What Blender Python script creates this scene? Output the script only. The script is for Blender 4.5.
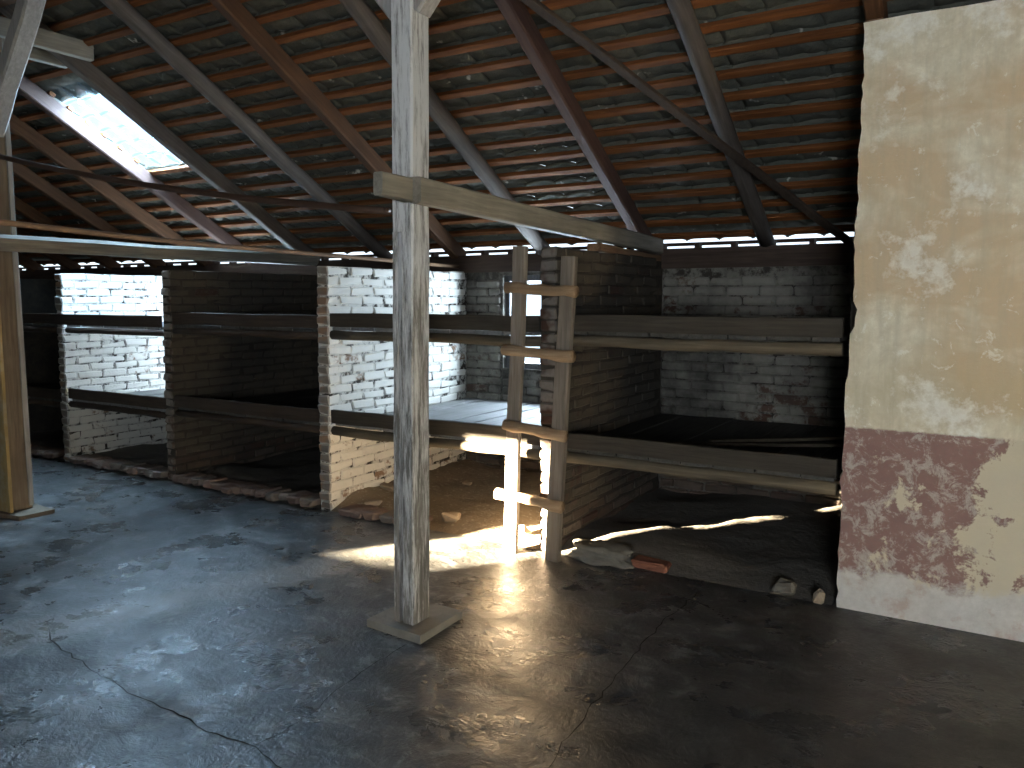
import bpy, bmesh, math, random
from mathutils import Vector, Matrix, noise
S = bpy.context.scene
for o in list(bpy.data.objects): bpy.data.objects.remove(o)
col = S.collection
PI = math.pi
def R(d): return math.radians(d)

# ------------------------------------------------------------------ camera
F, YH, VX, HEYE = 800.0, 298.0, 1005.0, 1.6
pitch = math.atan((384-YH)/F)
yaw = math.atan((VX-512)*math.cos(pitch)/F)
cd = bpy.data.cameras.new('camera'); cam = bpy.data.objects.new('camera', cd); col.objects.link(cam)
cd.sensor_width = 36; cd.lens = 36*F/1024; cd.clip_start = .05
cam.location = (0, 0, HEYE)
cam.rotation_euler = (PI/2-pitch, 0, yaw)
S.camera = cam
_fw = Vector((-math.sin(yaw)*math.cos(pitch), math.cos(yaw)*math.cos(pitch), -math.sin(pitch)))
_rt = Vector((math.cos(yaw), math.sin(yaw), 0)); _up = _rt.cross(_fw)
def proj(p):
    d = Vector(p)-Vector((0, 0, HEYE)); z = d.dot(_fw)
    return 512+F*d.dot(_rt)/z, 384-F*d.dot(_up)/z, z

# ------------------------------------------------------------------ light
S.view_settings.view_transform = 'Standard'; S.view_settings.look = 'None'
S.view_settings.gamma = 1; S.view_settings.use_curve_mapping = False
S.view_settings.exposure = 0.0
w = bpy.data.worlds.new('sky'); S.world = w; w.use_nodes = True
bg = w.node_tree.nodes['Background']; bg.inputs[0].default_value = (.78, .89, 1, 1); bg.inputs[1].default_value = 1.8

# layout in metres
YF, YB, YW = 4.31, 6.1, -2.4           # bunk fronts, back wall, camera-side wall
XL, XR = -14.0, 4.4
ZE, TAN, C30, S30 = 2.03, math.tan(R(30)), math.cos(R(30)), math.sin(R(30))
YR = (YB+YW)/2; ZR = ZE+(YB-YR)*TAN     # ridge
SUN_AZ, SUN_EL = R(38), R(8)
sd = Vector((math.sin(SUN_AZ)*math.cos(SUN_EL), math.cos(SUN_AZ)*math.cos(SUN_EL), -math.sin(SUN_EL)))
sl = bpy.data.lights.new('sun', 'SUN'); sl.energy = 700; sl.angle = R(.7); sl.color = (1, .84, .58)
so = bpy.data.objects.new('sun', sl); col.objects.link(so); so.rotation_euler = sd.to_track_quat('-Z', 'Y').to_euler(); so.location = (-10, -8, 6)
def area(name, loc, direction, sx, sy, power, color):
    l = bpy.data.lights.new(name, 'AREA'); l.shape = 'RECTANGLE'; l.size = sx; l.size_y = sy; l.energy = power; l.color = color
    o = bpy.data.objects.new(name, l); col.objects.link(o); o.location = loc
    o.rotation_euler = Vector(direction).to_track_quat('-Z', 'Y').to_euler(); return o
WIN_B = [(-3.84, -2.92), (-7.45, -6.55)]; WZ0, WZ1 = .97, 1.80         # back wall windows
SUNWIN = None
for i, (a, b) in enumerate(WIN_B):
    area('daylight_bunk_window', ((a+b)/2, YB+.20, (WZ0+WZ1)/2), (0, -1, 0), b-a, WZ1-WZ0, (210, 270)[i], (.72, .86, 1))
# unseen window added behind the camera to brighten the plastered wall
WIN_F = [(.6, 1.9)]
for a, b in WIN_F:
    area('fill_front_window', ((a+b)/2, YW-.12, 1.45), (0, 1, 0), b-a, .9, 320, (.92, .96, 1))
# glazed gap in the tiles
SKX0, SKX1, SKS0, SKS1 = -7.05, -6.45, 1.50, 2.62     # x range and distance up the slope from the eave
def roofpt(x, s, off=0):    # s up the slope from the eave line, off along the roof normal
    return Vector((x, YB-s*C30+off*S30, ZE+s*S30+off*C30))
sm = (SKS0+SKS1)/2
area('daylight_roof_gap', roofpt((SKX0+SKX1)/2, sm, .30), (0, -S30, -C30), SKX1-SKX0, SKS1-SKS0, 400, (.66, .84, 1))

# ------------------------------------------------------------------ material helpers
def mat(name, rough=.8, spec=.3):
    m = bpy.data.materials.new(name); m.use_nodes = True
    nt = m.node_tree; b = nt.nodes['Principled BSDF']
    b.inputs['Roughness'].default_value = rough; b.inputs['Specular IOR Level'].default_value = spec
    return m, nt, b
class N:
    def __init__(s, nt): s.nt = nt
    def pos(s, scale=(1, 1, 1), obj=False, rx=0):
        if obj: o = s.nt.nodes.new('ShaderNodeTexCoord').outputs['Object']
        else: o = s.nt.nodes.new('ShaderNodeNewGeometry').outputs['Position']
        if rx:
            q = s.nt.nodes.new('ShaderNodeMapping'); q.inputs['Rotation'].default_value = (rx, 0, 0); s.nt.links.new(o, q.inputs[0]); o = q.outputs[0]
        m = s.nt.nodes.new('ShaderNodeMapping'); m.inputs['Scale'].default_value = scale
        s.nt.links.new(o, m.inputs[0]); return m.outputs[0]
    def noise(s, vec, scale, detail=4, rough=.6, dist=0):
        n = s.nt.nodes.new('ShaderNodeTexNoise'); n.inputs['Scale'].default_value = scale; n.inputs['Detail'].default_value = detail
        n.inputs['Roughness'].default_value = rough; n.inputs['Distortion'].default_value = dist
        s.nt.links.new(vec, n.inputs['Vector']); return n.outputs['Fac']
    def vor(s, vec, scale, feature='F1'):
        n = s.nt.nodes.new('ShaderNodeTexVoronoi'); n.feature = feature; n.inputs['Scale'].default_value = scale
        s.nt.links.new(vec, n.inputs['Vector']); return n.outputs['Distance']
    def ramp(s, fac, stops):
        n = s.nt.nodes.new('ShaderNodeValToRGB'); e = n.color_ramp.elements
        while len(e) < len(stops): e.new(.5)
        for el, (p, c) in zip(e, stops):
            el.position = p; el.color = (c, c, c, 1) if isinstance(c, (int, float)) else (*c, 1)
        s.nt.links.new(fac, n.inputs[0]); return n.outputs[0]
    def mix(s, fac, a, b, mode='MIX'):
        n = s.nt.nodes.new('ShaderNodeMix'); n.data_type = 'RGBA'; n.blend_type = mode
        for v, k in ((fac, 0), (a, 6), (b, 7)):
            if isinstance(v, (int, float)): n.inputs[k].default_value = v if k == 0 else (v, v, v, 1)
            elif isinstance(v, tuple): n.inputs[k].default_value = (*v, 1)
            else: s.nt.links.new(v, n.inputs[k])
        return n.outputs[2]
    def math(s, op, a, b=0, c=None, clamp=False):
        n = s.nt.nodes.new('ShaderNodeMath'); n.operation = op; n.use_clamp = clamp
        for i, v in enumerate((a, b) if c is None else (a, b, c)):
            if isinstance(v, (int, float)): n.inputs[i].default_value = v
            else: s.nt.links.new(v, n.inputs[i])
        return n.outputs[0]
    def sep(s, vec):
        n = s.nt.nodes.new('ShaderNodeSeparateXYZ'); s.nt.links.new(vec, n.inputs[0]); return n.outputs
    def rand(s): return s.nt.nodes.new('ShaderNodeObjectInfo').outputs['Random']
    def normal(s): return s.sep(s.nt.nodes.new('ShaderNodeNewGeometry').outputs['Normal'])
    def bump(s, h, bsdf, strength=.4, dist=.01):
        n = s.nt.nodes.new('ShaderNodeBump'); n.inputs['Strength'].default_value = strength; n.inputs['Distance'].default_value = dist
        s.nt.links.new(h, n.inputs['Height']); s.nt.links.new(n.outputs[0], bsdf.inputs['Normal'])
    def out(s, sock, bsdf, name='Base Color'): s.nt.links.new(sock, bsdf.inputs[name])
M = {}
def wood(key, dark, light, axis, rough=.75, wear=None, spec=.25):
    """timber with grain along the given world axis"""
    m, nt, b = mat(key, rough, spec); n = N(nt)
    sc = {'x': (1.2, 22, 22), 'y': (22, 1.2, 22), 'z': (22, 22, 1.2), 'r': (22, 1.2, 22)}[axis]
    g = n.noise(n.pos(sc, False, R(30) if axis == 'r' else 0), 2.2, 6, .65, .4)
    c = n.mix(n.ramp(g, [(.3, 0), (.72, 1)]), dark, light)
    big = n.noise(n.pos(), 3.0, 3)
    c = n.mix(n.math('MULTIPLY', n.ramp(big, [(.35, 0), (.75, 1)]), .45), c, tuple(x*.5 for x in dark))
    c = n.mix(n.math('MULTIPLY', n.rand(), .3), c, tuple(x*.6 for x in dark))
    if wear:
        p = n.noise(n.pos(tuple(v**.8 for v in sc)), 2.6, 8, .78)
        p = n.math('ADD', p, n.math('MULTIPLY', n.math('SUBTRACT', n.sep(n.pos())[2], 1.7), .06))
        c = n.mix(n.ramp(p, [(.40, 0), (.56, 1)]), c, wear)
    n.out(c, b); n.bump(g, b, .5, .006); M[key] = m
wood('rafter_wood', (.055, .024, .010), (.125, .058, .025), 'r')
wood('log_wood', (.075, .06, .05), (.155, .13, .112), 'r')
wood('rafter_pink', (0.075, 0.041, 0.032), (0.150, 0.090, 0.071), 'r')
wood('batten_wood', (.11, .036, .010), (.27, .10, .030), 'x', .8)
wood('beam_wood', (.19, .17, .135), (.36, .33, .27), 'y', .7)
wood('plate_wood', (0.044, 0.028, 0.021), (0.096, 0.064, 0.048), 'x')
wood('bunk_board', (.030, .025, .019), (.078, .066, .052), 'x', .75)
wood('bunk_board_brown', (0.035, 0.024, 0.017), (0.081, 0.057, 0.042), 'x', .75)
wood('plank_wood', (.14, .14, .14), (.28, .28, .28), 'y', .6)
wood('plank_dark', (.045, .042, .038), (.11, .105, .095), 'y', .7)  # darker copy of the planks, shade of the windowless bays in the colour
wood('pole_wood', (0.075, 0.060, 0.041), (0.165, 0.135, 0.094), 'x', .75)
wood('rail_wood', (0.145, 0.119, 0.093), (0.306, 0.264, 0.221), 'z', .75)
wood('rung_wood', (.24, .15, .085), (.46, .33, .21), 'x', .7)
wood('post_wood', (.10, .092, .082), (.30, .285, .26), 'z', .8, wear=(.66, .655, .64))
wood('post_brown', (.13, .098, .068), (.25, .20, .145), 'z', .8)
wood('brace_wood', (.28, .27, .255), (.48, .465, .44), 'z', .8)
wood('dark_wood', (.045, .03, .022), (.10, .07, .05), 'y')
wood('cap_wood', (.16, .09, .05), (.30, .18, .10), 'y')
wood('frame_wood', (.05, .05, .052), (.12, .12, .125), 'z', .6)
def build_materials():
    # whitewashed brick
    def brick_mat(key, white, soot_shade, wear_lo, red=(.25, .115, .075), end=(.26, .225, .195)):
        m, nt, b = mat(key, .92, .15); n = N(nt); P = n.pos(); x, y, z = n.sep(P)
        rb = n.noise(P, 30, 5, .7); r1 = n.rand()
        br = n.mix(rb, red, tuple(v*.55 for v in red)); br = n.mix(n.math('MULTIPLY', r1, .55), br, (.20, .165, .13))
        ww = n.mix(n.noise(P, 9, 4), white, tuple(v*.80 for v in white))
        a = n.noise(P, 2.1, 4, .65); f = n.noise(P, 14, 5, .7)
        v = n.math('ADD', n.math('MULTIPLY', a, .6), n.math('MULTIPLY', f, .5))
        v = n.math('ADD', v, n.math('MULTIPLY', n.math('SUBTRACT', r1, .5), .16))
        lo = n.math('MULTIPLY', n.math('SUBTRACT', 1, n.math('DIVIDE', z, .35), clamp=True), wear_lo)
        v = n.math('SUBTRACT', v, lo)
        c = n.mix(n.ramp(v, [(.36, 0), (.43, 1)] if key == 'brick_white' else [(.40, 0), (.47, 1)]), br, ww)
        c = n.mix(n.math('MULTIPLY', n.ramp(n.noise(P, 1.6, 5, .7), [(.36, 0), (.62, 1)]), soot_shade), c, (.05, .047, .043))  # soot, with the shade of the dark bays painted into the same patches
        ny = n.math('MULTIPLY', n.normal()[1], -1)
        e = n.mix(n.noise(P, 18, 5, .7), end, tuple(v*.45 for v in end)); e = n.mix(n.ramp(n.noise(P, 5, 3), [(.5, 0), (.62, 1)]), e, tuple(v*.8 for v in red))
        if key != 'brick_back': c = n.mix(n.math('MULTIPLY', n.ramp(ny, [(.5, 0), (.8, 1)]), n.math('LESS_THAN', y, YF+.03)), c, e)
        n.out(c, b); n.bump(n.math('ADD', n.noise(P, 40, 5, .7), n.math('MULTIPLY', a, .5)), b, .55, .008); M[key] = m
        m, nt, b = mat(key+'_mortar', .95, .1); n = N(nt); P = n.pos()
        c = n.mix(n.ramp(n.noise(P, 11, 5, .7), [(.41, 0), (.54, 1)]), (.05, .043, .036), tuple(v*.75 for v in white))
        c = n.mix(n.math('MULTIPLY', n.ramp(n.noise(P, 1.6, 5, .7), [(.36, 0), (.62, 1)]), soot_shade), c, (.03, .028, .025))
        n.out(c, b); n.bump(n.noise(P, 35, 5), b, .6, .008); M[key+'_mortar'] = m
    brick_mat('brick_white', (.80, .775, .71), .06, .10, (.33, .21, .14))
    brick_mat('brick_dim', (.095, .078, .058), .75, .3, (.085, .045, .032))  # darker copy of the brick, shade of the unlit dividers in its colour
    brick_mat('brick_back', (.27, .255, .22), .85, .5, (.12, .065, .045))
    # loose red brick and kerb bricks
    m, nt, b = mat('kerb_brick', .92, .15); n = N(nt); P = n.pos()
    c = n.mix(n.noise(P, 25, 5, .7), (.24, .20, .17), (.10, .085, .075)); c = n.mix(n.math('MULTIPLY', n.rand(), .5), c, (.24, .12, .085))
    n.out(c, b); n.bump(n.noise(P, 40, 4), b, .6, .008); M['kerb_brick'] = m
    m, nt, b = mat('red_brick', .9, .15); n = N(nt); P = n.pos()
    n.out(n.mix(n.noise(P, 25, 5, .7), (.26, .10, .06), (.14, .065, .045)), b); n.bump(n.noise(P, 40, 4), b, .6, .008); M['red_brick'] = m
    m, nt, b = mat('rubble', .92, .15); n = N(nt); P = n.pos()
    n.out(n.mix(n.noise(P, 20, 5, .7), (.34, .28, .21), (.16, .12, .09)), b); n.bump(n.noise(P, 45, 4), b, .6, .006); M['rubble'] = m
    # clay tiles, mortar torched
    m, nt, b = mat('roof_tile', .88, .2); n = N(nt); P = n.pos()
    c = n.mix(n.noise(P, 13, 5, .7), (.035, .037, .030), (.125, .127, .104)); c = n.mix(n.math('MULTIPLY', n.rand(), .4), c, (.10, .09, .075))
    c = n.mix(n.ramp(n.noise(P, 7, 3, .6), [(.66, 0), (.72, 1)]), c, (.50, .48, .42))
    n.out(c, b); n.bump(n.noise(P, 22, 5, .7), b, .8, .015); M['roof_tile'] = m
    # concrete floor, worn and damp
    m, nt, b = mat('floor_concrete', .5, .38); n = N(nt); P = n.pos(); x, y, z = n.sep(P)
    a = n.noise(P, 1.3, 6, .62, .3); f = n.noise(P, 7, 6, .72, .6); g = n.noise(P, 40, 4, .7)
    base = n.mix(n.ramp(a, [(.35, 0), (.68, 1)]), (.040, .036, .031), (.095, .093, .089))
    base = n.mix(n.ramp(f, [(.50, 0), (.58, 1)]), base, (.165, .162, .155))
    dk = n.noise(n.pos((1, 1.5, 1)), 4.6, 8, .78, .9)
    damp = n.ramp(dk, [(.45, 0), (.51, 1)])
    base = n.mix(n.math('MULTIPLY', damp, .85), base, (.012, .010, .008))
    # big damp zone towards the plastered wall, pale streak painting a faint band of light past the posts
    zone = n.math('ADD', x, n.math('MULTIPLY', a, 2.2)); zone = n.math('ADD', zone, n.math('MULTIPLY', n.math('SUBTRACT', 3.6, y), .35))
    zf = n.ramp(n.math('MULTIPLY_ADD', zone, .25, .5), [(.42, 0), (.62, 1)])
    base = n.mix(n.math('MULTIPLY', zf, .78), base, (.012, .010, .008))
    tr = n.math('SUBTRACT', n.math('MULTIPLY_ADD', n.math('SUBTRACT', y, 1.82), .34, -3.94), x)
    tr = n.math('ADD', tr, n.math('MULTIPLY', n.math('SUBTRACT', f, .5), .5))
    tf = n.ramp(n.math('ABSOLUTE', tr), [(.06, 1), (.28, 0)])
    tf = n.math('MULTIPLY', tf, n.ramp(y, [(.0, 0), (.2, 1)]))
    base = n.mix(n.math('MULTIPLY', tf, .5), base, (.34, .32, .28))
    base = n.mix(.25, base, n.mix(g, (.03, .03, .03), (.2, .2, .2)))
    n.out(base, b)
    ro = n.ramp(n.noise(P, 2.4, 5, .65), [(.38, .26), (.66, .62)])
    ro = n.math('SUBTRACT', ro, n.math('MULTIPLY', damp, .08))
    n.out(ro, b, 'Roughness')
    n.bump(n.math('ADD', n.math('MULTIPLY', f, 1.0), n.math('MULTIPLY', g, .35)), b, .6, .016); M['floor_concrete'] = m
    m, nt, b = mat('floor_crack', .95, .05); n = N(nt); n.out(n.mix(n.noise(n.pos(), 30), (.006, .005, .004), (.03, .026, .022)), b); M['floor_crack'] = m
    # earth in the lowest bunks
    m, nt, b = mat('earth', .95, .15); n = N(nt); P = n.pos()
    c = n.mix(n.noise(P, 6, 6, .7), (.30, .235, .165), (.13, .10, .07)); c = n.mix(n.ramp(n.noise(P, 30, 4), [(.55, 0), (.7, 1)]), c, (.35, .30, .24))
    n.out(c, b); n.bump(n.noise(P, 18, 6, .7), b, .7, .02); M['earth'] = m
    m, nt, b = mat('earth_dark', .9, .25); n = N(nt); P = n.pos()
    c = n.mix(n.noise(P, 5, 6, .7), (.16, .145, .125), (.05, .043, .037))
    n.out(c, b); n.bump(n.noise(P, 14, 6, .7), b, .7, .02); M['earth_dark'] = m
    # plastered wall: limewash above, oxblood dado with flaked patches, pale foot
    m, nt, b = mat('plaster_dado', .9, .15); n = N(nt); P = n.pos(); x, y, z = n.sep(P)
    big = n.noise(P, 1.9, 5, .62, .4); med = n.noise(P, 6, 6, .7, .6); fine = n.noise(P, 30, 5, .7); strk = n.noise(n.pos((9, 9, 1.1)), 1.6, 5, .7)
    up = n.mix(n.ramp(med, [(.3, 0), (.7, 1)]), (.86, .80, .645), (.62, .545, .39))
    up = n.mix(n.ramp(n.noise(n.pos((1, 1, 1.6)), 1.5, 4, .6, .3), [(.46, 0), (.60, .85)]), up, (.56, .41, .255))
    up = n.mix(n.math('MULTIPLY', n.ramp(strk, [(.45, 0), (.7, 1)]), .5), up, (.44, .39, .285))
    up = n.mix(n.math('MULTIPLY', n.ramp(n.math('ABSOLUTE', n.math('SUBTRACT', z, 1.15)), [(.0, 1), (.32, 0)]), .42), up, (.42, .345, .21))
    up = n.mix(n.ramp(n.noise(P, 3.2, 6, .7), [(.54, 0), (.62, .75)]), up, (.86, .835, .75))
    up = n.mix(n.math('MULTIPLY', n.ramp(n.noise(P, 26, 7, .8, .3), [(.42, 0), (.66, 1)]), .38), up, (.52, .44, .30))
    up = n.mix(n.ramp(n.noise(P, 11, 7, .75, .6), [(.60, 0), (.64, .55)]), up, (.84, .82, .74))
    dd = n.mix(med, (.30, .185, .165), (.185, .105, .095))
    dd = n.mix(n.ramp(n.noise(P, 12, 8, .8, .5), [(.50, 0), (.58, .75)]), dd, (.50, .455, .40))
    dd = n.mix(n.math('MULTIPLY', n.ramp(n.noise(P, 45, 4, .8), [(.45, 0), (.65, 1)]), .4), dd, (.20, .15, .135))
    pe = n.math('ADD', n.noise(P, 3.0, 6, .68, .3), n.math('MULTIPLY', n.math('ADD', x, .2), .26))
    dd = n.mix(n.ramp(pe, [(.525, 0), (.555, 1)]), dd, n.mix(med, (.60, .53, .375), (.52, .46, .36)))
    lo = n.mix(n.noise(P, 14, 7, .8), (.74, .72, .68), (.34, .31, .28)); lo = n.mix(n.ramp(n.noise(P, 5, 5, .7), [(.55, 0), (.66, .7)]), lo, (.42, .31, .26))
    zz = n.math('ADD', z, n.math('MULTIPLY', n.math('SUBTRACT', fine, .5), .02))
    c = n.mix(n.ramp(zz, [(.945, 0), (.955, 1)]), dd, up)
    z2 = n.math('ADD', z, n.math('MULTIPLY', n.math('SUBTRACT', n.noise(P, 4, 5, .7), .5), .28))
    c = n.mix(n.ramp(z2, [(.19, 1), (.235, 0)]), c, lo)
    n.out(c, b); n.bump(n.math('ADD', n.math('MULTIPLY', med, .8), n.math('MULTIPLY', fine, .4)), b, .5, .012); M['plaster_dado'] = m
    m, nt, b = mat('plaster_plain', .92, .15); n = N(nt); P = n.pos()
    n.out(n.mix(n.noise(P, 3, 5, .65), (.46, .43, .37), (.28, .25, .21)), b); n.bump(n.noise(P, 20, 5), b, .4, .01); M['plaster_plain'] = m
    m, nt, b = mat('yellow_casing', .85, .2); n = N(nt); P = n.pos((8, 8, 1.5))
    c = n.mix(n.noise(P, 2.5, 6, .7), (.42, .32, .15), (.24, .165, .075)); c = n.mix(n.ramp(n.noise(n.pos(), 5, 5, .7), [(.5, 0), (.62, 1)]), c, (.36, .30, .19))
    n.out(c, b); n.bump(n.noise(P, 4, 5), b, .5, .008); M['yellow_casing'] = m
    m, nt, b = mat('stone_slab', .85, .25); n = N(nt); P = n.pos()
    n.out(n.mix(n.noise(P, 9, 5, .7), (.30, .28, .24), (.13, .115, .095)), b); n.bump(n.noise(P, 30, 5), b, .5, .008); M['stone_slab'] = m
    m, nt, b = mat('rusty_iron', .6, .4); n = N(nt); P = n.pos()
    n.out(n.mix(n.noise(P, 12, 4), (.055, .03, .02), (.10, .055, .035)), b); b.inputs['Metallic'].default_value = .3; M['rusty_iron'] = m
    m, nt, b = mat('lime_lump', .9, .2); n = N(nt); P = n.pos()
    n.out(n.mix(n.noise(P, 12, 5, .7), (.20, .19, .165), (.085, .077, .065)), b); n.bump(n.noise(P, 25, 5), b, .7, .012); M['lime_lump'] = m
    # thin panes
    def pane(key, tint, gl):
        m = bpy.data.materials.new(key); m.use_nodes = True; nt = m.node_tree; nt.nodes.clear()
        o = nt.nodes.new('ShaderNodeOutputMaterial'); mx = nt.nodes.new('ShaderNodeMixShader'); mx.inputs[0].default_value = gl
        t = nt.nodes.new('ShaderNodeBsdfTransparent'); t.inputs[0].default_value = (*tint, 1); g = nt.nodes.new('ShaderNodeBsdfGlossy'); g.inputs['Roughness'].default_value = .08
        nt.links.new(t.outputs[0], mx.inputs[1]); nt.links.new(g.outputs[0], mx.inputs[2]); nt.links.new(mx.outputs[0], o.inputs[0]); M[key] = m
    pane('window_glass', (.95, .98, 1), .06); pane('tile_glass', (.86, .94, 1), .10)
build_materials()

# ------------------------------------------------------------------ mesh helpers
rng = random.Random(7)
def mesh_obj(name, verts, faces, m, parent=None, smooth=False):
    me = bpy.data.meshes.new(name); me.from_pydata([tuple(v) for v in verts], [], faces); me.materials.append(M[m])
    bm = bmesh.new(); bm.from_mesh(me); bmesh.ops.recalc_face_normals(bm, faces=bm.faces); bm.to_mesh(me); bm.free()
    if smooth: me.polygons.foreach_set('use_smooth', [True]*len(me.polygons))
    return link(name, me, parent)
def link(name, me, parent=None):
    o = bpy.data.objects.new(name, me); col.objects.link(o)
    if parent:
        o.parent = parent; o.matrix_parent_inverse = Matrix.Translation(parent.location).inverted() if not parent.rotation_euler.z else parent.matrix_basis.inverted()
    return o
def tag(o, label=None, cat=None, group=None, kind=None):
    if label: o['label'] = label
    if cat: o['category'] = cat
    if group: o['group'] = group
    if kind: o['kind'] = kind
    return o
def thing(name, loc, label, cat, group=None):
    o = bpy.data.objects.new(name, None); col.objects.link(o); o.location = loc; o.empty_display_size = .1
    return tag(o, label, cat, group)
def structure(name, loc, label=None):
    o = bpy.data.objects.new(name, None); col.objects.link(o); o.location = loc; o.empty_display_size = .1
    return tag(o, label, 'structure', kind='structure')
def box_vf(x0, x1, y0, y1, z0, z1):
    v = [(x, y, z) for z in (z0, z1) for y in (y0, y1) for x in (x0, x1)]
    return v, [(0, 2, 3, 1), (4, 5, 7, 6), (0, 1, 5, 4), (2, 6, 7, 3), (0, 4, 6, 2), (1, 3, 7, 5)]
def box(name, x0, x1, y0, y1, z0, z1, m, parent=None):
    return mesh_obj(name, *box_vf(x0, x1, y0, y1, z0, z1), m, parent)
def boxes(name, lst, m, parent=None):
    V, Fc = [], []
    for b in lst:
        v, f = box_vf(*b); k = len(V); V += v; Fc += [tuple(i+k for i in q) for q in f]
    return mesh_obj(name, V, Fc, m, parent)
def chamfer_vf(lx, ly, lz, c, r, jit):
    """chamfered, slightly irregular block centred on the origin: 44 triangles"""
    hx, hy, hz = lx/2, ly/2, lz/2; V = []; idx = {}
    for sx in (-1, 1):
        for sy in (-1, 1):
            for sz in (-1, 1):
                j = Vector((r.uniform(-1, 1), r.uniform(-1, 1), r.uniform(-1, 1)))*jit; cc = c*r.uniform(.6, 1.6)
                for a in range(3):
                    p = Vector((sx*(hx-(cc if a != 0 else 0)), sy*(hy-(cc if a != 1 else 0)), sz*(hz-(cc if a != 2 else 0))))+j
                    idx[(sx, sy, sz, a)] = len(V); V.append(p)
    Fc = []; cy = [(-1, -1), (1, -1), (1, 1), (-1, 1)]
    for a in range(3):
        for s in (-1, 1):
            q = []
            for (u, v) in cy:
                k = [u, v]; k.insert(a, s); q.append(idx[(*k, a)])
            Fc.append(tuple(q))
    for sx in (-1, 1):
        for sy in (-1, 1):
            for sz in (-1, 1): Fc.append(tuple(idx[(sx, sy, sz, a)] for a in range(3)))
    for a in range(3):
        b, c2 = [i for i in range(3) if i != a]
        for s1 in (-1, 1):
            for s2 in (-1, 1):
                def K(t, ax):
                    k = [0, 0, 0]; k[a] = t; k[b] = s1; k[c2] = s2; return idx[(*k, ax)]
                Fc.append((K(-1, b), K(1, b), K(1, c2), K(-1, c2)))
    return V, Fc
def raw_mesh(name, V, Fc, m, smooth=False):
    me = bpy.data.meshes.new(name); me.from_pydata([tuple(v) for v in V], [], Fc); me.materials.append(M[m])
    bm = bmesh.new(); bm.from_mesh(me); bmesh.ops.recalc_face_normals(bm, faces=bm.faces); bm.to_mesh(me); bm.free()
    if smooth: me.polygons.foreach_set('use_smooth', [True]*len(me.polygons))
    return me
def beam_vf(p, q, wdt, hgt, up=(0, 0, 1), segs=6, jit=.004, ch=.12, r=rng, taper=1.0):
    """squared timber from p to q, chamfered section, slightly uneven"""
    p, q = Vector(p), Vector(q); d = (q-p).normalized(); u = Vector(up); s = d.cross(u).normalized(); u = s.cross(d)
    c = ch*min(wdt, hgt); hw, hh = wdt/2, hgt/2
    sec = [(-hw+c, -hh), (hw-c, -hh), (hw, -hh+c), (hw, hh-c), (hw-c, hh), (-hw+c, hh), (-hw, hh-c), (-hw, -hh+c)]
    V = []; Fc = []; n = len(sec)
    for i in range(segs+1):
        t = i/segs; o = p.lerp(q, t)+s*r.uniform(-jit, jit)+u*r.uniform(-jit, jit); k = 1+(taper-1)*t
        for a, b in sec: V.append(o+s*(a*k+r.uniform(-jit, jit)*.4)+u*(b*k+r.uniform(-jit, jit)*.4))
    for i in range(segs):
        for j in range(n): Fc.append((i*n+j, i*n+(j+1) % n, (i+1)*n+(j+1) % n, (i+1)*n+j))
    Fc.append(tuple(range(n))[::-1]); Fc.append(tuple(segs*n+j for j in range(n)))
    return V, Fc
def beam(name, p, q, wdt, hgt, m, parent=None, **k): return mesh_obj(name, *beam_vf(p, q, wdt, hgt, **k), m, parent)
def log_vf(pts, rad, n=10, jit=.06, r=rng, flat=0):
    V = []; Fc = []; pts = [Vector(p) for p in pts]; L = len(pts)
    for i, p in enumerate(pts):
        d = (pts[min(i+1, L-1)]-pts[max(i-1, 0)]).normalized(); a = Vector((0, 0, 1)) if abs(d.z) < .9 else Vector((1, 0, 0))
        s = d.cross(a).normalized(); u = s.cross(d); rr = rad[i] if isinstance(rad, list) else rad
        for j in range(n):
            t = 2*PI*j/n; k = rr*(1+r.uniform(-jit, jit)); V.append(p+s*math.cos(t)*k+u*max(math.sin(t), -1+flat)*k)
    for i in range(L-1):
        for j in range(n): Fc.append((i*n+j, i*n+(j+1) % n, (i+1)*n+(j+1) % n, (i+1)*n+j))
    Fc.append(tuple(range(n))[::-1]); Fc.append(tuple((L-1)*n+j for j in range(n)))
    return V, Fc
def log(name, pts, rad, m, parent=None, smooth=True, **k): return mesh_obj(name, *log_vf(pts, rad, **k), m, parent, smooth)
def line(p, q, n, jit=0, sag=0, r=rng):
    p, q = Vector(p), Vector(q); o = []
    for i in range(n+1):
        t = i/n; v = p.lerp(q, t); v.z -= sag*4*t*(1-t)
        if 0 < i < n: v += Vector((r.uniform(-jit, jit), r.uniform(-jit, jit), r.uniform(-jit, jit)))
        o.append(v)
    return o

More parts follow.
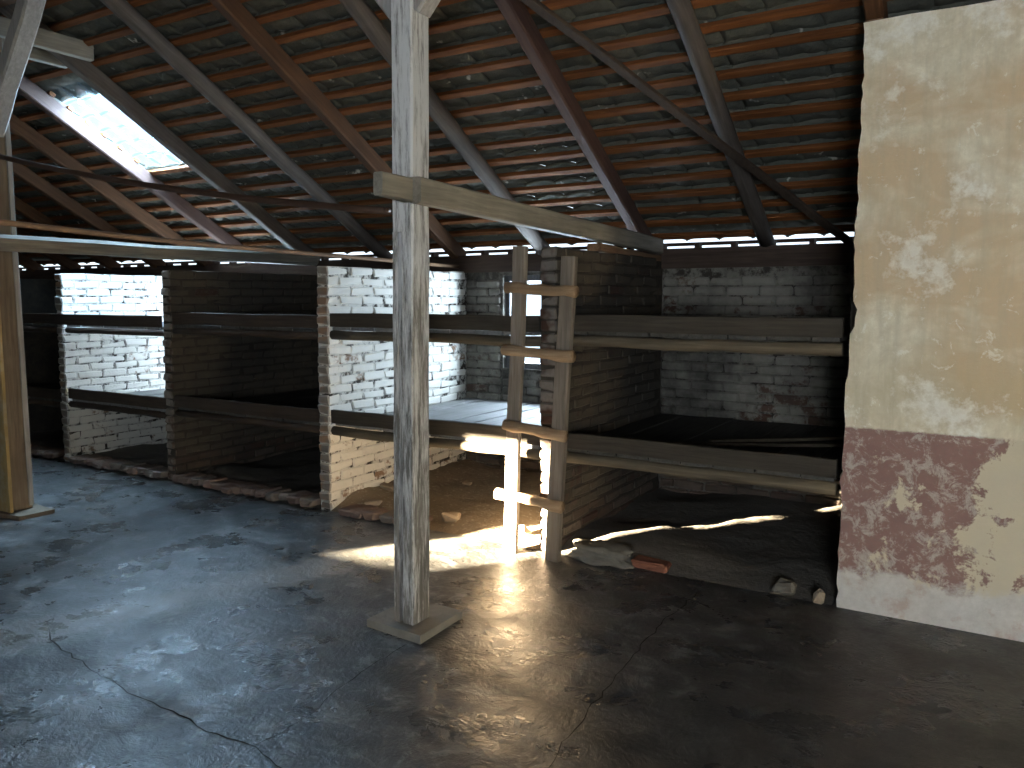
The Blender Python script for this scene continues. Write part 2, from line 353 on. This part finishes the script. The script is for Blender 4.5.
# ------------------------------------------------------------------ floor
def grid(name, x0, x1, y0, y1, nx, ny, zf, m, parent=None):
    V = [(x0+(x1-x0)*i/nx, y0+(y1-y0)*j/ny, 0) for j in range(ny+1) for i in range(nx+1)]
    V = [(x, y, zf(x, y)) for x, y, _ in V]
    Fc = [(j*(nx+1)+i, j*(nx+1)+i+1, (j+1)*(nx+1)+i+1, (j+1)*(nx+1)+i) for j in range(ny) for i in range(nx)]
    return mesh_obj(name, V, Fc, m, parent, True)
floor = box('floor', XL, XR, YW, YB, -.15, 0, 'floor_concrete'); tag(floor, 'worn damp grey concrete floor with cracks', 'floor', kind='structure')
def crack(pts, wd):
    P = [Vector((*p, .0015)) for p in pts]; Q = []
    for a, b in zip(P, P[1:]):
        n = max(2, int((b-a).length/.05))
        for i in range(n):
            v = a.lerp(b, i/n); v += Vector((rng.uniform(-1, 1), rng.uniform(-1, 1), 0))*.012; Q.append(v)
    Q.append(P[-1]); V = []; Fc = []
    for i, v in enumerate(Q):
        d = (Q[min(i+1, len(Q)-1)]-Q[max(i-1, 0)]).normalized(); s = Vector((-d.y, d.x, 0))*wd*rng.uniform(.35, 1)
        if i in (0, len(Q)-1): s *= .2
        V += [v-s, v+s]
    for i in range(len(Q)-1): Fc.append((2*i, 2*i+1, 2*i+3, 2*i+2))
    mesh_obj('crack', V, Fc, 'floor_crack', floor)
crack([(-3.86, 2.02), (-3.74, 1.95), (-3.4, 1.89), (-2.96, 1.84), (-2.68, 1.83), (-2.39, 1.81), (-2.2, 1.83), (-1.9, 1.75)], .0042)
crack([(-2.2, 1.83), (-2.2, 2.05), (-2.24, 2.3), (-2.27, 2.58), (-2.28, 2.80)], .0025)
crack([(-1.34, 4.18), (-1.36, 3.61), (-1.33, 3.07), (-1.28, 2.53), (-1.25, 2.26), (-1.2, 1.6)], .0028)
crack([(-2.16, 2.85), (-1.93, 2.87), (-1.67, 2.97), (-1.3, 2.99)], .002)

# ------------------------------------------------------------------ bays
LEAN = [0, .012, .024, .012, 0]
DIV = [(-9.62, 1.82), (-7.77, 1.87), (-6.15, 1.86), (-4.30, 1.885), (-2.385, 1.92)]   # divider centre x, height
XW = -.66                                                               # left edge of the plastered wall
TH = .115
bays = [(DIV[i][0]+TH/2, DIV[i+1][0]-TH/2) for i in range(4)]+[(DIV[4][0]+TH/2, XW-.025)]
def nz(x, y, s=2.0, k=0): return noise.noise(Vector((x*s, y*s, k)))
def bay_floor(i, a, b):
    def z(x, y):
        e = min(1, max(0, (y-YF)/.25)); base = .045+.04*nz(x, y, 2.4, i)+.015*nz(x, y, 9, i+5)
        if i == 4:
            base = .05+.045*min(1, max(0, (y-4.9)/1.0))*min(1, max(0, (x+2.2)/.8))+.035*nz(x, y, 2.2, 3)+.012*nz(x, y, 9, 7)+.05*math.exp(-((x+1.75)**2/.10+(y-4.75)**2/.12))
        if i == 3: base += .05*max(0, 1-(x-a)/.35)
        return max(.004, base*e+.004)
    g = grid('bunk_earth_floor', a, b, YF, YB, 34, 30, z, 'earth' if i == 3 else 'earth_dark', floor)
for i, (a, b) in enumerate(bays): bay_floor(i, a, b)

# brick mesh variants (shared)
BL, BH = .246, .0665; ML, MH = .2535, .0735
VAR = {}
def variants(key, lx, ly, lz, m, n=8, jit=.0058, c=.010):
    if key not in VAR: VAR[key] = [raw_mesh('brick', *chamfer_vf(lx, ly, lz, c, rng, jit), m) for _ in range(n)]
    return VAR[key]
def put(name, me, parent, loc, rot=(0, 0, 0)):
    o = bpy.data.objects.new(name, me); col.objects.link(o); o.parent = parent
    o.location = Vector(loc)-parent.location; o.rotation_euler = rot; return o
def divider(idx, xc, h, mkey, bricks=True):
    st = structure('wall_divider_%d' % idx, (xc, YF, 0))
    n = int((h)/MH); h2 = n*MH
    if not bricks:
        box('mortar_core', xc-TH/2, xc+TH/2, YF, YB, 0, h, mkey+'_mortar', st); return st
    ln = LEAN[idx-1]; mv, mf = box_vf(xc-TH/2+.006, xc+TH/2-.006, YF+.012, YB, 0, h2-.01)
    mesh_obj('mortar_core', [(x+ln*z, y, z) for x, y, z in mv], mf, mkey+'_mortar', st); xb = xc
    full = variants(mkey+'f', TH, BL, BH, mkey); half = variants(mkey+'h', TH, BL/2-.007, BH, mkey)
    for k in range(n):
        y = YF+(0 if k % 2 == 0 else ML/2); z = k*MH+MH/2; xc = xb+ln*z
        if k % 2: put('brick', rng.choice(half), st, (xc+rng.uniform(-.004, .004), YF+BL/4+rng.uniform(-.008, .006), z), (rng.uniform(-.01, .01), 0, rng.uniform(-.03, .03)))
        while y+BL*.6 < YB:
            put('brick', rng.choice(full), st, (xc+rng.uniform(-.004, .004), min(y+BL/2, YB-BL/2+.06)+rng.uniform(-.005, .005), z+rng.uniform(-.002, .002)), (rng.uniform(-.015, .015), rng.uniform(-.02, .02), rng.uniform(-.014, .014)))
            y += ML
    return st
for i, (xc, h) in enumerate(DIV):
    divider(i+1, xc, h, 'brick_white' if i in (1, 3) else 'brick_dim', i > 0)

# back wall with two window openings
wb = structure('wall_back', (-4.8, YB, 0))
ztop = 1.83; segs = []; x = XL
for a, b in sorted(WIN_B):
    segs += [(x, a, YB+.012, YB+.30, 0, ztop), (a, b, YB+.012, YB+.30, 0, WZ0), (a, b, YB+.012, YB+.30, WZ1, ztop)]; x = b
segs.append((x, XR, YB+.012, YB+.30, 0, ztop))
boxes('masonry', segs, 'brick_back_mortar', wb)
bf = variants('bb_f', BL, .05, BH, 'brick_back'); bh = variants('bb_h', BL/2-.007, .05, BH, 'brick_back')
def face_bricks(x0, x1, z0, z1):
    for k in range(int(z0/MH), int(z1/MH)):
        z = k*MH+MH/2
        if z-BH/2 < z0-.02 or z+BH/2 > z1+.01: continue
        x = x0+(ML/2 if k % 2 else 0)
        if k % 2: put('brick', rng.choice(bh), wb, (x0+BL/4, YB+.019+rng.uniform(-.004, .004), z), (0, rng.uniform(-.02, .02), 0))
        while x < x1-.06:
            if x+BL <= x1+.01: put('brick', rng.choice(bf), wb, (x+BL/2+rng.uniform(-.004, .004), YB+.019+rng.uniform(-.005, .005), z+rng.uniform(-.002, .002)), (0, rng.uniform(-.015, .015), rng.uniform(-.02, .02)))
            else: put('brick', rng.choice(bh), wb, (min(x+BL/4, x1-BL/4), YB+.019+rng.uniform(-.004, .004), z))
            x += ML
face_bricks(bays[4][0], bays[4][1], 0, ztop)
face_bricks(bays[3][0], WIN_B[0][0], 0, ztop)
face_bricks(WIN_B[0][0], bays[3][1], 0, WZ0-.02)
box('wall_plate', XL, XW, YB-.03, YB+.17, ztop, 1.985, 'plate_wood', wb)
box('eave_lath', XL, XW, YB+.20, YB+.23, 2.018, 2.044, 'plate_wood', wb)
x = -13.2
while x < XW: box('mortar_pad', x, x+.035, YB+.02, YB+.10, 1.985, 2.03, 'plate_wood', wb); x += .285
# pieces of the frame of each window
def window(n, x0, x1, z0, z1, y0, y1, yg, label):
    st = structure('window_%d' % n, ((x0+x1)/2, yg, z0), label); t = .05
    boxes('window_frame', [(x0, x0+t, y0, y1, z0, z1), (x1-t, x1, y0, y1, z0, z1), (x0+t, x1-t, y0, y1, z0, z0+t), (x0+t, x1-t, y0, y1, z1-t, z1)], 'frame_wood', st)
    xm = (x0+x1)/2; zm = (z0+z1)/2
    boxes('glazing_bar', [(xm-.018, xm+.018, yg-.02, yg+.02, z0+t, z1-t), (x0+t, xm-.018, yg-.015, yg+.015, zm-.012, zm+.012), (xm+.018, x1-t, yg-.015, yg+.015, zm-.012, zm+.012)], 'frame_wood', st)
    for a, b in ((x0+t, xm-.018), (xm+.018, x1-t)):
        for c, d in ((z0+t, zm-.012), (zm+.012, z1-t)): box('pane', a, b, yg-.002, yg+.002, c, d, 'window_glass', st)
    return st
window(1, *WIN_B[0], WZ0, WZ1, YB+.05, YB+.15, YB+.10, 'small dark framed window in the bunk bay left of the ladder')
window(2, *WIN_B[1], WZ0, WZ1, YB+.05, YB+.15, YB+.10, 'small dark framed window in the far left bunk bay')

# camera-side wall: added window for the plaster, opening shaped to the sun patch
back = -(YF-YW)/sd.y
def on_front(p):
    p = Vector(p); return p+sd*((YW-p.y)/sd.y)
sa = on_front((-3.06, YF, .0)); sb = on_front((-2.325, YF, .90)); 
SW = (sa.x, sb.x+.03, sa.z-.10, sb.z)
ops = sorted([(a, b, 1.0, 1.9) for a, b in WIN_F]+[SW])
wf = structure('wall_front', (-4.8, YW, 0)); segs = []; x = XL
for a, b, c, d in ops:
    segs += [(x, a, YW-.08, YW, 0, 2.4), (a, b, YW-.08, YW, 0, c)]
    if d < 2.4: segs.append((a, b, YW-.08, YW, d, 2.4))
    x = b
segs.append((x, XR, YW-.08, YW, 0, 2.4))
cz = on_front((-2.325, YF, .43)).z; segs.append((SW[1]-.10, SW[1], YW-.06, YW-.03, cz, SW[3]))  # unseen block added in the opening's corner to cut the sun strip short
boxes('masonry', segs, 'plaster_plain', wf)
for i, (a, b) in enumerate(WIN_F): window(4+i, a, b, 1.0, 1.9, YW-.07, YW-.01, YW-.04, 'added unseen window opposite the bunks, lighting the plastered wall')
we = structure('wall_left', (XL, 1, 0)); V = [(XL, YW-.1, 0), (XL, YB+.3, 0), (XL, YB+.3, ZE+.3), (XL, YR, ZR+.6), (XL, YW-.1, ZE+.5)]
def prism_x(name, pts, t, m, parent):
    n = len(pts); V = list(pts)+[(x+t, y, z) for x, y, z in pts]
    return mesh_obj(name, V, [tuple(range(n))[::-1], tuple(range(n, 2*n))]+[(i, (i+1) % n, n+(i+1) % n, n+i) for i in range(n)], m, parent)
prism_x('masonry', V, -.25, 'plaster_plain', we)
we2 = structure('wall_right', (XR, 1, 0)); prism_x('masonry', [(XR, y, z) for x, y, z in V], .25, 'plaster_plain', we2)

# plastered wall right of the bunks, ragged left edge
wp = structure('wall_plastered', (XW, YF, 0))
out = []; ZP = 2.918
n = 70
for i in range(n+1):
    z = ZP*i/n; dx = .014*nz(0, z, 5.0, 1)+.012*nz(0, z, 16, 2)+rng.uniform(-.004, .004)
    if 1.42 < z < 1.56: dx += .035
    elif z > 1.56: dx += .012
    out.append((XW+dx, z))
top = [(XW+(XR-XW)*i/24, ZP+rng.uniform(-.006, .006)) for i in range(1, 25)]
poly = out+top+[(XR, 0)]
k = len(poly); V = [(x, YF, z) for x, z in poly]+[(x+rng.uniform(.0, .02) if j <= n else x, YF+.14, z) for j, (x, z) in enumerate(poly)]
mesh_obj('plaster_face', V, [tuple(range(k)), tuple(range(k, 2*k))[::-1]]+[(i, (i+1) % k, k+(i+1) % k, k+i) for i in range(k)], 'plaster_dado', wp)
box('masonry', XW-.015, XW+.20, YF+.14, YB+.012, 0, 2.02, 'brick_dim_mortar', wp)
beam('stud', (-.62, YF+.10, ZP-.0), (-.62, YF+.10, 3.10), .08, .08, 'cap_wood', wp, up=(0, 1, 0))

# kerb of bricks in front of the bays
kerb = structure('trim_1', (-6.4, YF, 0)); kv = variants('kerb', .118, .20, .06, 'kerb_brick', 6, .01, .012)
x = -9.0
while x < -3.30:
    if all(abs(x-d[0]) > TH/2+.05 for d in DIV):
        sink = .015 if x < -4.3 else .03
        put('brick', rng.choice(kv), kerb, (x, YF+.05+rng.uniform(-.015, .015), .03+.028-sink+rng.uniform(-.006, .006)), (rng.uniform(-.06, .06), rng.uniform(-.06, .06), rng.uniform(-.1, .1)))
    x += .126+rng.uniform(0, .008)
# broken kerb of the bay right of the ladder
def lump(name, loc, size, m, seed, parent=None, sub=2, amp=.25):
    bm = bmesh.new(); bmesh.ops.create_icosphere(bm, subdivisions=sub, radius=1)
    for v in bm.verts:
        d = 1+amp*noise.noise(v.co*1.6+Vector((seed, 0, 0)))+amp*.5*noise.noise(v.co*4+Vector((0, seed, 0)))
        v.co = Vector((max(-.8, min(.8, v.co.x))*size[0], max(-.8, min(.8, v.co.y))*size[1], max(-.75, min(.75, v.co.z))*size[2]))*d
    zmin = min(v.co.z for v in bm.verts)
    me = bpy.data.meshes.new(name); 
    for v in bm.verts: v.co.z -= zmin
    bm.to_mesh(me); bm.free(); me.materials.append(M[m]); me.polygons.foreach_set('use_smooth', [True]*len(me.polygons))
    if parent: return put(name, me, parent, loc)
    o = bpy.data.objects.new(name, me); col.objects.link(o); o.location = loc; return o
kb = structure('trim_2', (-1.9, YF, 0))
lump('kerb_stone', (-2.02, 4.34, -.02), (.24, .11, .07), 'lime_lump', 3, kb, 4, .38)
put('brick', variants('red', .22, .10, .06, 'red_brick', 2)[0], kb, (-1.70, 4.365, .022), (.04, .03, .02))

# ------------------------------------------------------------------ bunk platforms
NAMES = ['in the leftmost bay behind the painted post', 'in the far window-lit bay', 'in the dark windowless bay left of the bright bay', 'in the bright bay left of the ladder', 'in the dark bay between ladder and plastered wall']
def platform(i, tier):
    a, b = bays[i]; zt = (.775, 1.49)[tier]; hb = .10; a += .006+LEAN[i]*zt; b += -.006+(LEAN[i+1]*zt if i < 4 else 0)
    dz = [-.07, -.045, -.01, 0, 0][i] if tier == 0 else [-.045, -.04, -.015, 0, .01][i]; zt += dz
    t = thing('bunk_platform', ((a+b)/2, YF, zt-.2), '%s wooden bunk platform %s' % ('lower' if tier == 0 else 'upper', NAMES[i]), 'bunk', 'wooden bunk platforms')
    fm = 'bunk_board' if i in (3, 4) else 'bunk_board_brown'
    yb = YF+.03
    x0, x1 = a, b
    if tier and i == 1: yb = YF-.032; x0, x1 = -8.45, b+.03
    if tier and i == 0: x1 = -8.47
    beam('front_board', (x0, yb, zt-hb/2), (x1, yb, zt-hb/2), .035, hb, fm, t, jit=.003, segs=8)
    zp = zt-hb-.012                       # planks lie under the board
    x = a+.01; k = 0
    while x < b-.06:
        wv = min(rng.uniform(.17, .25), b-.008-x)
        z = zp+rng.uniform(-.003, .003)
        V, Fc = beam_vf((x+wv/2, YF+.022+rng.uniform(0, .02), z), (x+wv/2, YB-.02, z+rng.uniform(-.004, .004)), wv-.008, .024, segs=3, jit=.0015, ch=.1)
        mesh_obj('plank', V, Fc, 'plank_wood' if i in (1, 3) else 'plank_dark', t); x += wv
    rp = .034 if i > 2 else .03
    pts = line((a, YF+.04, zp-.014-rp), (b, YF+.04, zp-.014-rp), 8, .006)
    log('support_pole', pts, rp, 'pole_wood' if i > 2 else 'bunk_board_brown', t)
    box('rear_bearer', a, b, YB-.08, YB-.02, zp-.075, zp-.014, 'bunk_board_brown', t)
for i in range(5):
    for tier in (0, 1): platform(i, tier)
# loose slats lying on the lower platform right of the ladder
def slat(p, q, wd, label):
    V, Fc = beam_vf(p, q, wd, .02, segs=4, jit=.002); o = mesh_obj('loose_slat', V, Fc, 'pole_wood'); tag(o, label, 'slat', 'loose slats on the dark platform')
slat((-2.02, 4.62, .691), (-.80, 5.25, .691), .05, 'pale loose slat lying nearer the front board on the dark lower platform')
slat((-1.55, 4.95, .691), (-.75, 5.62, .691), .045, 'pale loose slat lying farther back on the dark lower platform')

# ------------------------------------------------------------------ ladder
lad = thing('ladder', (-2.42, 4.17, 0), 'rough wooden ladder nailed up against the divider end', 'ladder')
beam('rail', (-2.582, 4.19, .0), (-2.535, 4.243, 1.912), .088, .045, 'rail_wood', lad, up=(0, 1, 0), jit=.004)
beam('rail', (-2.275, 4.19, .0), (-2.192, 4.232, 1.842), .092, .05, 'rail_wood', lad, up=(0, 1, 0), jit=.004)
for (xa, za, xb, zb, yy) in ((-2.60, 1.662, -2.125, 1.636, 4.178), (-2.615, 1.284, -2.135, 1.258, 4.166), (-2.60, .822, -2.170, .784, 4.152), (-2.65, .382, -2.185, .357, 4.140)):
    log('rung', line((xa, yy, za), (xb, yy, zb), 6, .006), [rng.uniform(.030, .038) for _ in range(7)], 'rung_wood', lad, n=10)

# ------------------------------------------------------------------ posts and beams
def extrude_z(name, poly, z0, z1, m, parent, segs=10, jit=.002, lean=0):
    k = len(poly); V = []; Fc = []
    for i in range(segs+1):
        z = z0+(z1-z0)*i/segs; V += [(x+lean*z+rng.uniform(-jit, jit), y+rng.uniform(-jit, jit), z) for x, y in poly]
    for i in range(segs):
        for j in range(k): Fc.append((i*k+j, i*k+(j+1) % k, (i+1)*k+(j+1) % k, (i+1)*k+j))
    Fc += [tuple(range(k))[::-1], tuple(segs*k+j for j in range(k))]
    return mesh_obj(name, V, Fc, m, parent)
def sq(x0, x1, y0, y1, c=.008): return [(x0+c, y0), (x1-c, y0), (x1, y0+c), (x1, y1-c), (x1-c, y1), (x0+c, y1), (x0, y1-c), (x0, y0+c)]
PX0, PX1, PY0, PY1 = -2.448, -2.328, 2.895, 3.025
post = thing('timber_post', (-2.388, 2.96, 0), 'whitewashed square timber post on a stone slab in front of the bunks', 'post', 'roof posts')
g = .032
low = [(PX0+.006, PY0), (PX0+.034, PY0), (PX0+.034, PY0+g), (PX0+.058, PY0+g), (PX0+.058, PY0), (PX1-.006, PY0), (PX1, PY0+.006), (PX1, PY1-.006), (PX1-.006, PY1), (PX0+.006, PY1), (PX0, PY1-.006), (PX0, PY0+.006)]
extrude_z('post_shaft', low, .04, 1.90, 'post_wood', post, 14, .002, .013)
extrude_z('post_shaft', sq(PX0, PX1, PY0, PY1), 1.90, 3.58, 'post_wood', post, 10, .002, .013)
for s in (-1, 1):
    beam('brace', (-2.35+s*.045, 2.96, 2.88), (-2.345+s*.66, 2.96, 3.55), .10, .10, 'brace_wood', post, up=(0, 1, 0))
extrude_z('base_slab', [(-2.575, 2.84), (-2.225, 2.82), (-2.235, 3.17), (-2.56, 3.18)], 0, .04, 'stone_slab', post, 1, .004)
log('nail', [(-2.44, 2.90, 2.0), (-2.42, 2.85, 2.0)], .010, 'rusty_iron', post, n=6)
lp = thing('timber_post', (-6.24, 3.06, 0), 'tall braced timber post with yellowed lower casing at the left edge', 'post', 'roof posts')
extrude_z('post_shaft', sq(-6.33, -6.175, 2.995, 3.15), .03, 3.58, 'post_brown', lp, 10)
extrude_z('casing', sq(-6.42, -6.135, 2.965, 2.992, .004), .03, 1.95, 'yellow_casing', lp, 8, .002, .004)
extrude_z('lit_edge_strip', sq(-6.176, -6.160, 3.12, 3.155, .003), .05, 3.0, 'brace_wood', lp, 8)  # added pale strip, paints the lit right edge of the post
beam('brace', (-6.22, 3.06, 2.78), (-5.57, 3.06, 3.61), .12, .13, 'brace_wood', lp, up=(0, 1, 0))
extrude_z('base_slab', [(-6.42, 2.90), (-5.985, 2.95), (-5.965, 3.20), (-6.42, 3.22)], 0, .03, 'post_brown', lp, 1, .004)

def notch_beam():
    t = thing('tie_beam', (-2.34, 4.4, 2.07), 'grey squared tie beam running from the centre post back over the ladder', 'beam', 'tie beams')
    beam('beam_shaft', (-2.262, 2.87, 2.078), (-2.345, 6.05, 2.005), .065, .115, 'beam_wood', t, jit=.003)
    beam('beam_tongue', (-2.297, 2.66, 2.083), (-2.30, 2.868, 2.078), .05, .098, 'beam_wood', t, segs=2, jit=.002, taper=1.06)
notch_beam()
t = mesh_obj('tie_beam', *beam_vf((-6.10, 2.40, 1.985), (-6.12, 6.09, 1.992), .11, .115, jit=.006, segs=8, ch=.25), 'beam_wood'); tag(t, 'rounded grey tie beam at the left passing in front of the painted post', 'beam', 'tie beams')
t = log('thin_pole', line((-4.30, -1.2, 2.05), (-4.30, 2.12, 1.977), 2)+line((-4.30, 2.9, 1.945), (-4.30, 6.08, 1.885), 6, .004), .016, 'cap_wood'); tag(t, 'thin brown pole running back to the wall plate above the bright bay', 'pole')
t = log('iron_rod', line((-6.17, 3.02, 2.61), (-2.45, 2.93, 2.0), 14, 0, .05), .018, 'rusty_iron'); tag(t, 'dark rod hanging slack between the two posts under the roof', 'rod')
t = mesh_obj('divider_cap', *beam_vf((-2.385, 4.95, 1.945), (-2.385, 6.06, 1.905), .10, .05, jit=.004), 'cap_wood'); tag(t, 'brown timber lying on the divider behind the ladder', 'timber')
for xx, nm in ((-6.03, 'nearer'), (-6.37, 'farther')):
    t = mesh_obj('collar_beam', *beam_vf((xx, -.6, 3.46), (xx, 3.72, 3.46), .06, .13, jit=.004), 'beam_wood'); tag(t, '%s of the two collar beams under the rafters in the upper left corner' % nm, 'beam', 'collar beams')
purlin = mesh_obj('purlin', *beam_vf((XL+.1, 3.02, 3.645), (XR-.1, 3.02, 3.645), .14, .11, jit=.004, segs=12), 'rafter_wood')

# ------------------------------------------------------------------ roof
roof = structure('ceiling', (-4.8, YR, ZR), 'tiled roof slope on open rafters and orange battens')
purlin.parent = roof; purlin.matrix_parent_inverse = Matrix.Translation(roof.location).inverted()
RX = [(-13.4, 0), (-12.45, 0), (-11.5, 0), (-10.6, 0), (-9.70, 0), (-8.78, 0), (-7.88, 0), (-7.10, 1), (-6.20, 3), (-5.21, 2), (-4.34, 0), (-3.42, 2), (-2.46, 4), (-1.53, 2), (-.62, 0), (.35, 0), (1.3, 0), (2.25, 0), (3.2, 0)]
SR = (YB-YR)/C30
UPN = (0, S30, C30)
for xx, kind in RX:
    p, q = roofpt(xx, -.10, -.01), roofpt(xx, SR-.05, -.01)
    if kind == 2: log('rafter', line(p, q, 10, .010), [.06+rng.uniform(-.004, .004)]*11, 'log_wood', roof, n=12, jit=.03)
    else: mesh_obj('rafter', *beam_vf(p, q, .085, .13, up=UPN, jit=.004, segs=8), {0: 'rafter_wood', 1: 'rafter_pink', 3: 'log_wood', 4: 'rafter_pink'}[kind], roof)
NB = .178; OB = .075                                                 # batten spacing, lift over the rafter centre
rows = int((SR+.1)/NB)+1
for i in range(rows):
    s = .0+i*NB
    if s > SR-.05: break
    parts = [(XL+.05, XR-.05)]
    if SKS0+.05 < s < SKS1-.05: parts = [(XL+.05, SKX0+.0), (SKX1+.02, XR-.05)]
    for a, b in parts:
        mesh_obj('batten', *beam_vf(roofpt(a, s, OB-.008), roofpt(b, s, OB-.008), .048, .034, up=UPN, segs=18, jit=.004), 'batten_wood', roof)
# wind brace nailed under the rafters
wbp = mesh_obj('wind_brace', *beam_vf((-2.33, 3.62, 3.26), (-.90, 5.98, 1.955), .055, .028, up=UPN, segs=8, jit=.003), 'dark_wood'); tag(wbp, 'dark diagonal lath crossing under the rafters at the right', 'brace')
# tiles
TP = .262
def tile_vf(L, r, lift):
    """arched clay tile, underside towards the room; origin at the upper middle, y down the slope"""
    nx, ny = 8, 8; V = []; Fc = []; th = .014; off = r.uniform(0, 50)
    for side in (0, 1):
        for j in range(ny+1):
            for i in range(nx+1):
                u = i/nx; v = j/ny; x = (u-.5)*(TP+.012)
                z = .034*math.sin(PI*min(1, max(0, u)))**.8+lift*v
                if side == 0:
                    z -= .010*(noise.noise(Vector((u*4+off, v*4, 0)))+.6)
                    if L > .3 and v < .56:      # mortar pressed in between the battens
                        e = max(0, math.sin(PI*v/.56)); z -= e**.6*(.052*abs(math.sin(PI*u))**.55+.022*noise.noise(Vector((u*3+off, v*3, 3))))
                else: z += th
                V.append((x, -v*L, z))
    k = (nx+1)*(ny+1)
    for j in range(ny):
        for i in range(nx):
            a = j*(nx+1)+i; q = (a, a+1, a+nx+2, a+nx+1); Fc += [q[::-1], tuple(c+k for c in q)]
    edge = [i for i in range(nx+1)]+[(j*(nx+1)+nx) for j in range(1, ny+1)]+[ny*(nx+1)+i for i in range(nx-1, -1, -1)]+[j*(nx+1) for j in range(ny-1, 0, -1)]
    for a, b in zip(edge, edge[1:]+edge[:1]): Fc.append((a, b, b+k, a+k))
    return V, Fc
# rotate so the tile's -y runs down the slope (towards +Y, -Z)
RM = Matrix(((-1, 0, 0), (0, -C30, S30), (0, S30, C30))).to_4x4()   # x mirrored, y = up the slope
long_v = [tile_vf(.345, rng, .034) for _ in range(6)]; short_v = [tile_vf(.205, rng, .036) for _ in range(4)]
glass_v = [tile_vf(.20, rng, .020)]
long_m = [raw_mesh('tile', *t, 'roof_tile', True) for t in long_v]; short_m = [raw_mesh('tile', *t, 'roof_tile', True) for t in short_v]
glass_m = raw_mesh('glass_tile', *glass_v[0], 'tile_glass', True)
slots = []
for i in range(1, rows+1):
    s = i*NB
    if s > SR: break
    for j in range(int((XR-XL)/TP)):
        x = XL+TP*(j+.5)+(TP/2 if False else 0)
        slots.append((x, s))
slots_p = []
for x, s in slots:
    u, v, d = proj(roofpt(x, s-.1, .1)); vis = d > 0 and -20 < u < 850 and -15 < v < 262
    slots_p.append((0 if vis else 1, d, x, s))
slots_p.sort(); V, Fc = [], []; cnt = 0
for vis, d, x, s in slots_p:
    jx = rng.uniform(-.006, .006); p = roofpt(x+jx, s+.02, OB+.022)
    sky = (SKX0 < x < SKX1 or SKX0-.22 < x < SKX1) and SKS0 < s-.05 < SKS1
    gap = -3.42 < x < -2.45 and .5 < s < 1.35 and rng.random() < .75
    if s < NB*1.5: p = roofpt(x+jx, s+.0, OB+.022)
    rot = RM @ Matrix.Rotation(rng.uniform(-.012, .012), 4, 'Z')
    if sky:
        o = put('glass_tile', glass_m, roof, p); o.rotation_euler = RM.to_euler(); continue
    if vis == 0 and cnt < 300:
        cnt += 1; o = put('tile', rng.choice(short_m if gap else long_m), roof, p); o.rotation_euler = rot.to_euler(); continue
    tv, tf = rng.choice(short_v if gap else long_v); k = len(V)
    for q in tv: V.append(rot @ Vector(q)+p)
    Fc += [tuple(c+k for c in q) for q in tf]
me = bpy.data.meshes.new('tile_field'); me.from_pydata([tuple(v) for v in V], [], Fc); me.materials.append(M['roof_tile'])
me.polygons.foreach_set('use_smooth', [True]*len(me.polygons))
to = put('tile_field', me, roof, (0, 0, 0)); to.location = -roof.location; tag(to, kind='stuff')
# slope over the camera side
p = [(XL, YR, ZR+.12), (XR, YR, ZR+.12), (XR, YW-.4, ZE-.10), (XL, YW-.4, ZE-.10)]
fs = mesh_obj('ceiling_front_slope', p+[(x, y, z+.08) for x, y, z in p], [(0, 1, 2, 3), (7, 6, 5, 4), (0, 4, 5, 1), (1, 5, 6, 2), (2, 6, 7, 3), (3, 7, 4, 0)], 'plate_wood', roof)

# ------------------------------------------------------------------ rubble
def stone(x, y, z, sx, sy, sz, m, seed, label, cat='rubble', rz=0):
    r = random.Random(seed); V, Fc = chamfer_vf(sx*1.7, sy*1.7, sz*1.5, min(sx, sy, sz)*.35, r, min(sx, sy, sz)*.55); zm = min(v.z for v in V)
    o = mesh_obj('brick_fragment', [v-Vector((0, 0, zm)) for v in V], Fc, m); o.location = (x, y, z); o.rotation_euler.z = rz or r.uniform(-.6, .6); tag(o, label, cat, 'rubble in the bays')
stone(-4.14, 4.86, .05, .10, .05, .03, 'rubble', 2, 'flat brick fragment against the foot of the bright divider, nearer the front')
stone(-4.12, 5.16, .06, .11, .055, .04, 'rubble', 4, 'flat brick fragment against the foot of the bright divider, farther back')
stone(-3.98, 4.50, .035, .07, .05, .025, 'rubble', 6, 'dark brick fragment near the kerb of the bright bay')
stone(-3.22, 4.46, .03, .07, .05, .035, 'rubble', 8, 'wedge-shaped brick fragment left of the ladder foot')
stone(-2.66, 4.46, .03, .05, .04, .03, 'rubble', 10, 'small fragment behind the left ladder rail')
stone(-3.75, 5.40, .04, .04, .03, .012, 'rubble', 14, 'small pale chip on the earth at the back of the bright bay')
stone(-.74, 4.30, .0, .035, .03, .045, 'rubble', 16, 'small stone at the left corner foot of the plastered wall')
stone(-.92, 4.33, .0, .07, .05, .035, 'lime_lump', 18, 'grey mortar lump a little left of the plastered wall')
